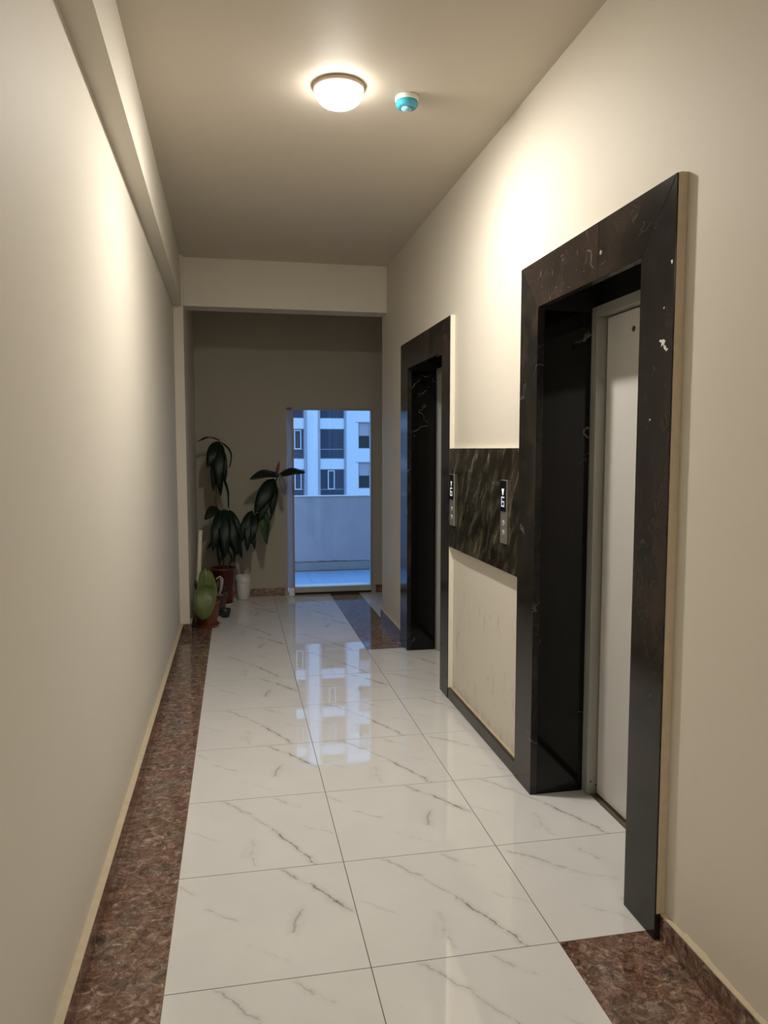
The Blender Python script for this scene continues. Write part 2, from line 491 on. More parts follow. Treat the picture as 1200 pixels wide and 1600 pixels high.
# boxed-out beam under the ceiling along the left wall, sagging slightly to the far end
bm = bmesh.new()
def lb(y):
    zi = 2.845 - 0.0262 * (y - 2.45); xf = -0.383 - 0.0088 * (y - 2.5)
    return [(WL, y, zi), (xf, y, zi), (xf - 0.005, y, CZ), (WL, y, CZ)]
A = [bm.verts.new(p) for p in lb(Y0)]; B = [bm.verts.new(p) for p in lb(BEAM[0] - 0.001)]
for i in range(4): bm.faces.new((A[i], B[i], B[(i + 1) % 4], A[(i + 1) % 4]))
bm.faces.new(A); bm.faces.new(B)
bmesh.ops.recalc_face_normals(bm, faces=bm.faces)
add('trim_1', bm, 'wall', kind='structure', label='cream boxed beam running along the top of the left wall')

OPEN = [(2.255, 3.115), (4.638, 5.623)]
bm = bmesh.new()
ys = [Y0, OPEN[0][0], OPEN[0][1], OPEN[1][0], OPEN[1][1], 6.785]
for a, b in ((0, 1), (2, 3), (4, 5)):
    box(bm, WR, 1.80, ys[a], ys[b], 0, CZ)
for a, b in OPEN:
    box(bm, WR, 1.372, a, b, 2.262, CZ)
    box(bm, 1.372, 1.80, a, b, 2.52, CZ)
add('wall_right', bm, 'wall_r', kind='structure', label='cream right wall with two elevator openings')

SX0 = 0.533
DX0, DX1, DZ = 0.585, 1.462, 2.005        # balcony door opening
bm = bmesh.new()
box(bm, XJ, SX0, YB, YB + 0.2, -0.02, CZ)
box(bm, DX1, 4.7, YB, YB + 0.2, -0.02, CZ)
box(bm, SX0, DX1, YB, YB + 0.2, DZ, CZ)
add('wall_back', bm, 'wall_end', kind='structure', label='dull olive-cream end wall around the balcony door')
bx('wall_alcove', 4.6, 4.8, 6.785, YB, -0.02, CZ, 'wall', kind='structure', label='cream side wall of the space beyond the corridor corner')
bx('wall_alcove_return', 1.80, 4.8, 6.585, 6.785, -0.02, CZ, 'wall', kind='structure', label='cream return wall behind the corridor corner')
bx('wall_front', WL - 0.25, 1.80, Y0 - 0.2, Y0, -0.02, CZ, 'wall', kind='structure', label='cream wall closing the corridor behind the viewer')
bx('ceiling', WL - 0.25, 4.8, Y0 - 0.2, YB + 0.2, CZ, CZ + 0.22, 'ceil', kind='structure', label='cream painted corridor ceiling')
bx('trim_2', XJ - 0.02, WR - 0.001, BEAM[0], BEAM[1], BEAM[2], CZ, 'wall', kind='structure', label='cream cross beam spanning the far end of the corridor')

# ---- floor: bed + single tiles and granite border slabs
floor = bx('floor', WL - 0.25, 4.8, Y0 - 0.2, YB + 0.2, -0.20, -0.0007, 'grout', kind='structure', label='glossy white marble tile floor with brown granite borders')
G = 0.0016
tile_cache = {}
def floor_piece(name, x0, x1, y0, y1, mat):
    key = (round(x1 - x0, 4), round(y1 - y0, 4), mat)
    if key not in tile_cache:
        gp = 0.0003 if mat == 'granite' else G
        w, d = (x1 - x0) / 2 - gp, (y1 - y0) / 2 - gp
        bm = bmesh.new()
        lo = [bm.verts.new(p) for p in ((-w, -d, -0.006), (w, -d, -0.006), (w, d, -0.006), (-w, d, -0.006))]
        hi = [bm.verts.new(p) for p in ((-w, -d, 0), (w, -d, 0), (w, d, 0), (-w, d, 0))]
        bm.faces.new(hi); bm.faces.new(lo[::-1])
        for q in range(4): bm.faces.new((lo[q], lo[(q + 1) % 4], hi[(q + 1) % 4], hi[q]))
        me = bpy.data.meshes.new(name); bm.to_mesh(me); bm.free()
        me.materials.append(M[mat])
        tile_cache[key] = me
    return place(name, tile_cache[key], ((x0 + x1) / 2, (y0 + y1) / 2, 0), floor)

rows = [T0 + TP * k for k in range(-9, 10)]
rows = [Y0] + [r for r in rows if r > Y0 + 0.05] + [YB]
ends = T0 + 6 * TP
prints = ['tile_a', 'tile_b', 'tile_c']
for i, (a, b) in enumerate(zip(rows, rows[1:])):
    kk = round((a - T0) / TP)
    floor_piece('tile', CA, CB, a, b, 'tile_b' if kk % 2 == 0 else 'tile_a')
    floor_piece('tile', CB, CC, a, b, 'tile_a' if kk % 3 != 1 else 'tile_b')
    lift_zone = a > T0 - 0.01 and b < ends + 0.01
    if lift_zone:
        floor_piece('tile', CC, 1.556, a, b, 'tile_c' if kk % 2 == 0 else 'tile_a')
    else:
        floor_piece('border_slab', CC, 1.303 if a < 6 else 1.302, a, b, 'granite')
        if b > 6.785:
            s = max(a, 6.785)
            
            for q in range(6):
                floor_piece('tile', 1.303 + 0.5495 * q, 1.303 + 0.5495 * (q + 1), s, b, prints[(q + i) % 3])
    if a < JOG - 0.3:
        floor_piece('border_slab', WL + 0.002, CA, a, b, 'granite')
    else:
        floor_piece('border_slab', XJ + 0.002, CA, a, b, 'granite')

# ---- skirting boards
SK = 0.086
def skirting(name, runs, label):
    """runs: (x0,x1,y0,y1) boxes; each a granite slab with a plaster-smeared top ledge"""
    root = thing(name, (runs[0][0], runs[0][2], 0), label, None)
    root['kind'] = 'structure'
    for (x0, x1, y0, y1) in runs:
        s = bx('skirting_slab', x0, x1, y0, y1, 0.0005, SK, 'granite', root)
        bx('ledge', x0, x1, y0, y1, SK, SK + 0.004, 'plaster_edge', s)
    return root
def split(a, b, n):
    return [(a + (b - a) * i / n, a + (b - a) * (i + 1) / n - 0.001) for i in range(n)]
skirting('baseboard_left', [(WL, WL + 0.025, a, b) for a, b in split(Y0, JOG - 0.016, 17)], 'brown granite skirting along the left wall')
skirting('baseboard_recess', [(WL + 0.001, XJ + 0.001, JOG - 0.015, JOG), (XJ, XJ + 0.014, JOG, YB - 0.02)], 'brown granite skirting around the wall step by the plants')
skirting('baseboard_right', [(WR - 0.016, WR, a, b) for a, b in split(Y0, 2.066, 9)] + [(WR - 0.016, WR, 5.852, 6.784)], 'brown granite skirting along the right wall')
skirting('baseboard_back', [(XJ + 0.015, 0.5, YB - 0.018, YB), (1.49, 4.6, YB - 0.018, YB)], 'brown granite skirting on the end wall')
# plaster smeared unevenly over the near right ledge
bm = bmesh.new()
random.seed(3)
n = 60
pr = []
for i in range(n + 1):
    y = 0.6 + (2.064 - 0.6) * i / n
    pr.append((y, 0.006 + 0.009 * random.random() * random.random() + (0.006 if i % 17 < 5 else 0)))
for (ya, ha), (yb, hb) in zip(pr, pr[1:]):
    v = [bm.verts.new(p) for p in ((WR - 0.016, ya, SK + 0.004), (WR - 0.016, yb, SK + 0.004), (WR - 0.001, yb, SK + hb), (WR - 0.001, ya, SK + ha), (WR - 0.0005, ya, SK + 0.003), (WR - 0.0005, yb, SK + 0.003))]
    bm.faces.new((v[0], v[1], v[2], v[3])); bm.faces.new((v[3], v[2], v[5], v[4])); bm.faces.new((v[0], v[4], v[5], v[1]))
o = add('plaster_smear', bm, 'plaster_edge', bpy.data.objects['baseboard_right'])

# ------------------------------------------------------------------ elevators
def elevator(a0, a1, i0, i1, label, which, xr=1.536):
    dy = a0 - 2.07
    t = thing('elevator', (FR, a0, 0), label, 'elevator', 'elevators in the right wall')
    zt, zi = 2.372, 2.172
    g = 0.0012
    # stone surround: mitred legs and head
    fr = bmesh.new(); prism_x(fr, [(i1, 0.001), (a1, 0.001), (a1, zt - g), (i1, zi - g)], FR, WR - 0.0005)
    add('surround_leg', fr, 'bm', t, bevel=0.0012)
    fr = bmesh.new(); prism_x(fr, [(a0, 0.001), (i0, 0.001), (i0, zi - g), (a0, zt - g)], FR, WR - 0.0005)
    leg = add('surround_leg', fr, 'bm', t, bevel=0.0012)
    hj = 2.56 + dy
    fr = bmesh.new(); prism_x(fr, [(hj + g, zi), (i1, zi), (a1 - g, zt), (hj + g, zt)], FR, WR - 0.0005)
    add('surround_head', fr, 'bm_brown' if which == 0 else 'bm', t, bevel=0.0012)
    fr = bmesh.new(); prism_x(fr, [(i0, zi), (hj - g, zi), (hj - g, zt), (a0 + g, zt)], FR, WR - 0.0005)
    hd = add('surround_head', fr, 'bm', t, bevel=0.0012)
    if which == 0:
        fr = bmesh.new(); tube(fr, [(FR + 0.002, 2.535, 2.258), (FR - 0.003, 2.535, 2.258)], 0.008, 14)
        add('stud', fr, 'button', hd)
    # pale plaster along the outer edge of the stone
    bx('plaster_edge', FR + 0.004, WR - 0.0005, a0 - 0.004, a0 - 0.0002, 0.09 if which == 0 else 0.07, zt, 'plaster_edge' if which == 0 else 'caulk', t)
    for (ya, yb, za, zb) in ((a0, a1, zt + 0.0003, zt + 0.004), (a1 + 0.0003, a1 + 0.004, 1.575 if which == 0 else 0.09, zt)):
        bx('caulk_line', FR + 0.012, WR - 0.0004, ya, yb, za, zb, 'caulk', t)
    # polished reveals
    bx('reveal_slab', WR, xr, i1, i1 + 0.010, 0.001, 2.16, 'bm_in', t)
    bx('reveal_slab', WR, xr, i0 - 0.006, i0, 0.001, 2.16, 'bm_in', t)
    bx('lining', WR + 0.0003, 1.60, i1, i1 + 0.010, 2.1602, 2.2615, 'black', t)
    bx('lining', WR + 0.0003, 1.60, i0 - 0.006, i0, 2.1602, 2.2615, 'black', t)
    bx('lining', 1.3725, 1.60, i1 + 0.0005, i1 + 0.0105, 2.2616, 2.515, 'black', t)
    bx('lining', 1.3725, 1.60, i0 - 0.0065, i0 - 0.0005, 2.2616, 2.515, 'black', t)
    bx('lining', 1.3725, 1.3765, i0, i1, 2.2616, 2.515, 'black', t)
    bx('lining', 1.3767, 1.60, i0, i1, 2.505, 2.515, 'black', t)
    # steel frame: jambs and header
    d0, d1 = i0 + 0.045, i1 - 0.050
    j = bx('jamb', xr + 0.001, 1.602, d1, i1 - 0.0005, 0.004, 2.176, 'lift_frame', t, bevel=0.002)
    for z, yy in ((0.062, d1 + 0.03), (0.045, d1 + 0.014)):
        fr = bmesh.new(); tube(fr, [(1.556 if z > .05 else 1.58, d1 + 0.001, z), (1.556 if z > .05 else 1.58, d1 - 0.0015, z)], 0.0042, 12); add('screw', fr, 'charcoal', j)
    bx('jamb', xr + 0.001, 1.602, i0 + 0.0005, d0, 0.004, 2.176, 'lift_frame', t, bevel=0.002)
    bx('header', xr + 0.001, 1.602, d0 + 0.0005, d1 - 0.0005, 2.133, 2.176, 'lift_frame', t, bevel=0.002)
    mid = (d0 + d1) / 2
    p1 = bx('door_panel', 1.583, 1.606, mid + 0.001, d1 - 0.006, 0.010, 2.127, 'lift', t, bevel=0.002)
    bx('door_panel', 1.590, 1.612, d0 + 0.005, mid - 0.001, 0.010, 2.127, 'lift', t, bevel=0.002)
    fr = bmesh.new(); tube(fr, [(1.5835, d1 - 0.225, 2.047), (1.5805, d1 - 0.225, 2.047)], 0.011, 14)
    add('release_lock', fr, 'charcoal', p1)
    bx('transom', 1.588, 1.606, i0, i1, 2.1765, 2.515, 'charcoal', t)
    bx('shaft_backing', 1.62, 1.66, i0, i1, 0.0, 2.515, 'black', t)
    s = bx('sill', 1.557, 1.616, i0, i1, -0.002, 0.003, 'sill', t)
    bx('sill_groove', 1.575, 1.581, i0, i1, 0.0031, 0.0036, 'charcoal', s)
    return t
elevator(2.07, 3.302, 2.262, 3.104, 'nearer elevator with grey metal doors in a wide black marble surround', 0)
elevator(4.465, 5.850, 4.645, 5.612, 'farther elevator in black marble, recessed near the end of the corridor', 1, 1.512)
# a few paint splashes on the nearer surround
leg0 = [o for o in bpy.data.objects if o.name.startswith('surround_leg')][1]
random.seed(11)
bm = bmesh.new()
for (y, z, r) in ((2.118, 1.885, .011), (2.108, 1.872, .008), (2.132, 1.893, .006), (2.098, 1.862, .006), (2.182, 1.655, .004), (2.085, 2.12, .006), (2.12, 1.99, .003)):
    k = 9
    vs = [bm.verts.new((FR - 0.0008, y + r * (0.5 + random.random()) * math.cos(6.283 * q / k), z + r * (0.5 + random.random()) * math.sin(6.283 * q / k))) for q in range(k)]
    vc = bm.verts.new((FR - 0.0016, y, z))
    for q in range(k): bm.faces.new((vs[q], vs[(q + 1) % k], vc))
bmesh.ops.recalc_face_normals(bm, faces=bm.faces)
sp = add('paint_splash', bm, 'ceramic', leg0)
sp.parent = leg0; sp.matrix_parent_inverse = Matrix.Translation(-LOCS[leg0.name]); sp['kind'] = 'stuff'

# stone band and foot strip between the two elevators
bx('trim_3', FR, WR - 0.0005, 3.3035, 4.4635, 0.965, 1.568, 'olive', kind='structure', bevel=0.001, label='olive veined dark marble band between the two elevators')
bx('trim_4', FR + 0.003, WR - 0.0005, 3.3035, 4.4635, 0.001, 0.068, 'bm', kind='structure', bevel=0.001, label='thin black marble foot strip under the cream wall between the elevators')
bx('trim_6', FR + 0.012, WR - 0.0005, 3.3065, 4.4575, 1.5685, 1.573, 'caulk', kind='structure', label='thin white caulk line above the marble band')
bx('trim_5', FR + 0.018, WR - 0.0005, 3.3035, 4.4635, 0.068, 0.074, 'plaster_edge', kind='structure', label='plaster line above the black foot strip')

# ------------------------------------------------------------------ call panels
def call_panel(yc, label, style):
    X = FR - 0.0005
    t = thing('call_panel', (X, yc, 1.10), label, 'call panel', 'elevator call panels on the marble band')
    bx('plate', X - 0.010, X, yc - 0.042, yc + 0.042, 1.105, 1.415, 'steel', t, bevel=0.0015)
    d = bx('display', X - 0.0135, X - 0.0102, yc - 0.036, yc + 0.036, 1.262, 1.411, 'screen', t, bevel=0.0008)
    xg = X - 0.0142
    gm = 'glyph_w' if style == 0 else 'glyph_d'
    # arrow pointing down
    bm = bmesh.new(); prism_x(bm, [(yc - 0.016, 1.372), (yc + 0.016, 1.372), (yc + 0.007, 1.352), (yc + 0.006, 1.342), (yc - 0.006, 1.342), (yc - 0.007, 1.352)], xg, xg + 0.0006)
    add('direction_arrow', bm, gm, d)
    # floor digit in lit segments
    z0, z1, z2, w, s = 1.284, 1.309, 1.334, 0.020, 0.007
    gb = 'glyph_b' if style == 0 else 'glyph_d'
    segs = [(-w, w, z2 - s, z2), (-w, w, z1 - s / 2, z1 + s / 2), (-w, w, z0, z0 + s), (w - s, w, z1, z2), (w - s, w, z0, z1), (-w, -w + s, z0, z1)]
    bm = bmesh.new()
    for (ya, yb, za, zb) in segs: box(bm, xg, xg + 0.0006, yc + ya, yc + yb, za, zb)
    add('floor_digit', bm, gb, d)
    for z in (1.205, 1.158):
        bm = bmesh.new(); tube(bm, [(X - 0.009, yc, z), (X - 0.0145, yc, z)], [0.014, 0.0125], 18)
        b = add('button', bm, 'button', t)
        bm = bmesh.new(); up = z > 1.18
        sgn = 1 if up else -1
        prism_x(bm, [(yc - 0.005, z - 0.004 * sgn), (yc + 0.005, z - 0.004 * sgn), (yc, z + 0.005 * sgn)], X - 0.0150, X - 0.0144)
        add('button_arrow', bm, 'charcoal', b)
    return t
call_panel(3.468, 'steel call panel with blue lit display beside the nearer elevator', 0)
call_panel(4.362, 'steel call panel with small white display beside the farther elevator', 1)

# ------------------------------------------------------------------ ceiling lamps and detector
def ceiling_lamp(x, y, label):
    t = thing('ceiling_lamp', (x, y, CZ), label, 'ceiling lamp')
    bm = bmesh.new()
    lathe(bm, [(0, 0), (0.108, 0), (0.112, -0.004), (0.112, -0.017), (0.108, -0.020), (0, -0.020)], (x, y, CZ), 40)
    add('rim', bm, 'lamprim', t, smooth=False)
    bm = bmesh.new()
    prof = [(0.098, -0.0205), (0.1015, -0.027)] + [(0.1015 * math.cos(a) ** 0.6, -0.030 - 0.054 * math.sin(a)) for a in [math.pi / 2 * i / 12 for i in range(0, 12)]] + [(0, -0.084)]
    lathe(bm, prof, (x, y, CZ), 40)
    add('opal_dome', bm, 'lampglow', t, smooth=True)
    return t
ceiling_lamp(0.470, 3.415, 'round glowing opal glass lamp flush on the corridor ceiling')
ceiling_lamp(0.470, -2.30, 'second round opal ceiling lamp behind the viewer')

t = thing('smoke_detector', (0.785, 3.455, CZ), 'small white and blue smoke detector on the ceiling beside the lamp', 'smoke detector')
c = (0.785, 3.455, CZ)
bm = bmesh.new(); lathe(bm, [(0, 0), (0.050, 0), (0.053, -0.006), (0.053, -0.018), (0.050, -0.022), (0, -0.022)], c, 32); add('base', bm, 'sens_w', t, bevel=0.001)
bm = bmesh.new(); lathe(bm, [(0, -0.0221), (0.050, -0.0221), (0.051, -0.034), (0.044, -0.046), (0.034, -0.050), (0, -0.050)], c, 32); add('blue_cap', bm, 'sens_b', t, smooth=False)
bm = bmesh.new(); lathe(bm, [(0, -0.0501), (0.026, -0.0501), (0.022, -0.056), (0.012, -0.060), (0, -0.061)], c, 24); add('sensor_nose', bm, 'sens_n', t, smooth=True)

# ------------------------------------------------------------------ balcony door
door = thing('door_1', ((DX0 + DX1) / 2, YB, 0), 'glazed balcony door in a slim frame at the corridor end', None)
door['kind'] = 'structure'
fw = 0.022
bx('frame_jamb', DX0, DX0 + fw, YB + 0.0, YB + 0.07, 0.0, DZ, 'pvc_dark', door, bevel=0.002)
bx('frame_jamb', DX1 - fw, DX1, YB + 0.0, YB + 0.07, 0.0, DZ, 'pvc_dark', door, bevel=0.002)
bx('frame_head', DX0 + fw, DX1 - fw, YB + 0.0, YB + 0.07, DZ - fw, DZ, 'pvc_dark', door, bevel=0.002)
bx('threshold', DX0 + fw, DX1 - fw, YB + 0.0, YB + 0.2, 0.022, 0.078, 'threshold', door, bevel=0.003)
bx('threshold_gap', DX0 + fw, DX1 - fw, YB + 0.004, YB + 0.2, 0.0, 0.0218, 'black', door)
bx('pane', DX0 + fw - 0.004, DX1 - fw + 0.004, YB + 0.030, YB + 0.036, 0.0785, DZ - fw + 0.004, 'glass', door)

t = thing('side_strip', (0.559, YB, 0), 'narrow frosted white upright strip glowing beside the balcony door', 'side strip')
bx('frosted_panel', SX0 + 0.001, DX0 - 0.001, YB - 0.030, YB + 0.012, 0.086, 1.983, 'frosted', t, bevel=0.008)
bx('foot', SX0 + 0.006, DX0 + 0.012, YB - 0.062, YB - 0.003, 0.001, 0.085, 'pvc', t, bevel=0.006)
bx('cap', SX0 + 0.002, DX0 - 0.002, YB - 0.036, YB + 0.012, 1.984, 2.004, 'maroon', t, bevel=0.004)

# ------------------------------------------------------------------ balcony outside
YP = 9.66
bal = bx('balcony_floor', -1.6, 4.2, YB + 0.2, YP + 0.16, -0.2, -0.003, 'grout', kind='structure', label='balcony slab outside the door')
tl = None
for i in range(9):
    for j in range(3):
        x0 = -1.55 + 0.6 * i + 0.02; y0 = YB + 0.2 + 0.45 * j
        bx('tile', x0, x0 + 0.597, y0, min(y0 + 0.447, YP - 0.001), -0.0028, 0.0, 'balc_floor', bal)
par = bx('balcony_parapet', -1.6, 4.2, YP, YP + 0.16, 0.0, 0.952, 'parapet', kind='structure', label='grey rendered balcony parapet beyond the glass door')
bx('coping', -1.6, 4.2, YP - 0.012, YP + 0.172, 0.952, 0.968, 'coping', par)
random.seed(5)
for i in range(10):
    x0 = -1.6 + 0.58 * i
    bx('skirting_tile', x0 + 0.02, x0 + 0.597, YP - 0.014, YP - 0.0005, 0.001, 0.104 + 0.004 * random.random(), 'balc_tile', par)
bm = bmesh.new()
for i in range(60):
    x = -1.5 + 5.6 * i / 60
    box(bm, x, x + 0.0933, YP - 0.006, YP - 0.0002, 0.112, 0.117 + 0.008 * random.random() ** 2)
o = add('dark_line', bm, 'grout', par); o['kind'] = 'stuff'  # thin uneven dark line just above the skirting tiles
bx('wall_exterior', -6, 9, YB + 0.201, YB + 0.3, CZ + 0.23, 14, 'facade', kind='structure', label='outer face of this building above the balcony')

# ------------------------------------------------------------------ apartment block opposite
ST = 2.995
bld = thing('apartment_building', (7, 56, -14), 'pale blue-white apartment block with dark windows seen through the door', 'building')
def bpart(name, x0, x1, y0, y1, z0, z1, mat, parent):
    return bx(name, x0, x1, y0, y1, z0, z1, mat, parent)
FL = list(range(-5, 9))
zlo, zhi = 0.89 + ST * FL[0] - 0.6, 0.89 + ST * (FL[-1] + 1) + 0.4
bpart('body', -22, 36, 56.34, 66, -14, zhi, 'facade', bld)
bpart('roof_parapet', -22, 36, 56.0, 56.34, zhi - 0.7, zhi, 'facade', bld)
bpart('plinth', -22, 36, 56.0, 56.34, -14, zlo, 'facade', bld)

def shared(name, boxes, mat):
    bm = bmesh.new()
    for b in boxes: box(bm, *b)
    me = bpy.data.meshes.new(name); bm.to_mesh(me); bm.free(); me.materials.append(M[mat]); return me
W = 1.83
me_frame = shared('window', [(0, 0.05, 0, .08, 0, 2.23), (W - .05, W, 0, .08, 0, 2.23), (0.05, W - .05, 0, .08, 2.18, 2.23), (.05, W - .05, 0, .08, 0, .05), (.05, W - .05, 0, .08, .69, .74)], 'winframe')
me_pane = shared('pane', [(0.05, W - .05, .09, .11, .05, 2.18)], 'winglass')
me_case = shared('casement', [(0, .07, 0, .05, 0, 1.42), (.45, .52, 0, .05, 0, 1.42), (.07, .45, 0, .05, 0, .07), (.07, .45, 0, .05, 1.35, 1.42)], 'casement')
me_span = shared('spandrel', [(0, W, 0, .3, 0, ST - 2.23)], 'facade')
me_smf = shared('small_window', [(0, .06, 0, .08, 0, 1.95), (.84, .9, 0, .08, 0, 1.95), (.06, .84, 0, .08, 0, .05)], 'facade_trim')
me_smp = shared('pane', [(.06, .84, .05, .07, .05, .96)], 'black')
me_smb = shared('shutter', [(.06, .84, .02, .07, .96, 1.95)], 'blind')
me_lint = shared('lintel', [(-.2, 0.95, -.12, 0.0, 1.95, 2.0)], 'facade_trim')
me_smspan = shared('wall_panel', [(0, .9, 0, .3, 0, ST - 1.95)], 'facade')
PER = 8.2
for q in (-2, -1, 0, 1, 2):
    sx = PER * q
    # full-height piers and slim mauve pilaster strips
    for (a, b, mt, yf) in ((0.72, 3.02, 'facade', 56.0), (3.02, 3.17, 'facade_trim', 55.96), (5.0, 5.2, 'facade_trim', 55.96), (5.2, 6.03, 'facade', 56.0), (6.03, 6.17, 'facade_trim', 55.96), (8.0, 8.14, 'facade_trim', 55.96), (8.14, 9.06, 'facade', 56.0)):
        if (a, b) == (0.72, 3.02): a = 9.96 - PER
        bpart('pier' if mt == 'facade' else 'pilaster_strip', a + sx, b + sx, yf, 56.34, zlo, zhi - 0.7, mt, bld)
    for f in FL:
        z = 0.89 + ST * f
        for x in (3.17, 6.17):
            w = place('window', me_frame, (x + sx, 56.15, z), bld)
            place('pane', me_pane, (x + sx, 56.15, z), w)
            if (f * 3 + int(x) + q) % 4 != 2:
                place('casement', me_case, (x + sx + (0.58 if x > 5 else -0.1 + 1.2), 56.10, z + 0.72), w)
            place('spandrel', me_span, (x + sx, 56.03, z + 2.23), bld)
        zs = 1.655 + ST * f
        w = place('small_window', me_smf, (9.06 + sx, 56.1, zs), bld)
        place('pane', me_smp, (9.06 + sx, 56.1, zs), w)
        place('shutter', me_smb, (9.06 + sx, 56.1, zs), w)
        place('lintel', me_lint, (9.06 + sx, 56.1, zs), w)
        place('wall_panel', me_smspan, (9.06 + sx, 56.0, zs + 1.95), bld)
bx('street_ground', -120, 160, 12, 160, -14.3, -14.0, 'dirt', kind='structure', label='street ground far below between the buildings')

# ------------------------------------------------------------------ potted plants in the corner
def leaf_mesh(base, tip, width, bulge, mat, face, sub=10, cup=0.22, blunt=0.5):
    """a real curved blade: arched along its length, cupped across its midrib, with thickness"""
    B, T = Vector(base), Vector(tip)
    ax = (T - B); L = ax.length; ax.normalize()
    up = Vector(face) - ax * ax.dot(Vector(face)); up.normalize()
    sd = ax.cross(up)
    bm = bmesh.new(); uvl = bm.loops.layers.uv.new('UVMap')
    rowsv = []
    nc = 6
    for i in range(sub + 1):
        t = i / sub
        c = B + ax * (L * t) + up * (bulge * 4 * t * (1 - t)) 
        w = width * 0.5 * max(0.03, (math.sin(math.pi * min(1, t ** 0.8)) ** blunt) * (1 - 0.25 * t))
        if i == 0: w = 0.005
        if i == sub: w = 0.002
        r = []
        for j in range(nc + 1):
            s = j / nc * 2 - 1
            r.append((bm.verts.new(c + sd * (w * s) - up * (cup * w * s * s) + up * (0.004 * math.sin(9 * t + 3 * s))), (t, (s + 1) / 2)))
        rowsv.append(r)
    for a, b in zip(rowsv, rowsv[1:]):
        for j in range(nc):
            f = bm.faces.new((a[j][0], b[j][0], b[j + 1][0], a[j + 1][0]))
            for lp, q in zip(f.loops, (a[j], b[j], b[j + 1], a[j + 1])): lp[uvl].uv = q[1]
    bmesh.ops.recalc_face_normals(bm, faces=bm.faces)
    return bm
def leaf(parent, base, tip, width, bulge, mat, face, thick=0.0018, **kw):
    bm = leaf_mesh(base, tip, width, bulge, mat, face, **kw)
    o = add('leaf', bm, mat, parent, smooth=True)
    md = o.modifiers.new('thickness', 'SOLIDIFY'); md.thickness = thick; md.offset = 0
    return o
def pot(parent, c, r_top, r_bot, h, mat, saucer=None, rim=0.018, rim_out=0.008, name='pot'):
    bm = bmesh.new()
    lathe(bm, [(0, 0), (r_bot, 0), (r_bot + 0.003, 0.004), (r_top, h - rim), (r_top + rim_out, h - rim), (r_top + rim_out, h), (r_top - 0.004, h), (r_top - 0.012, h - 0.03), (0, h - 0.03)], c, 36)
    p = add(name, bm, mat, parent)
    for f in p.data.polygons: f.use_smooth = abs(f.normal.z) < 0.3
    bm = bmesh.new(); lathe(bm, [(0, h - 0.022), (r_top * 0.5, h - 0.017), (r_top - 0.0125, h - 0.024), (0, h - 0.0295)], c, 24); add('soil', bm, 'soil', p)
    if saucer:
        bm = bmesh.new(); lathe(bm, [(0, -0.012), (r_bot + 0.014, -0.012), (r_bot + 0.028, 0.014), (r_bot + 0.022, 0.014), (r_bot + 0.012, -0.004), (0, -0.004)], c, 36); add('saucer', bm, saucer, p)
    return p

# tall rubber plant
RC = (-0.145, 7.66, 0.016)
rub = thing('rubber_plant', (RC[0], RC[1], 0), 'tall rubber plant with drooping dark leaves in a maroon pot', 'potted plant')
pot(rub, RC, 0.122, 0.088, 0.368, 'maroon', 'tube')
for pts in ([(-0.169, 7.63, 0.36, 0.011), (-0.207, 7.62, 0.723, 0.01), (-0.193, 7.62, 1.137, 0.008), (-0.169, 7.62, 1.453, 0.006), (-0.159, 7.62, 1.667, 0.005)],
            [(-0.138, 7.63, 0.36, 0.01), (-0.127, 7.6, 0.659, 0.009), (-0.109, 7.58, 0.98, 0.006)],
            [(-0.107, 7.64, 0.36, 0.011), (0.023, 7.62, 0.608, 0.01), (0.178, 7.61, 0.864, 0.009), (0.346, 7.61, 1.17, 0.007), (0.431, 7.61, 1.323, 0.005)]):
    sm = spline([p[:3] for p in pts], 6)
    rr = [pts[0][3] + (pts[-1][3] - pts[0][3]) * i / (len(sm) - 1) for i in range(len(sm))]
    bm = bmesh.new(); tube(bm, sm, rr, 8); add('stem', bm, 'stem', rub, smooth=True)
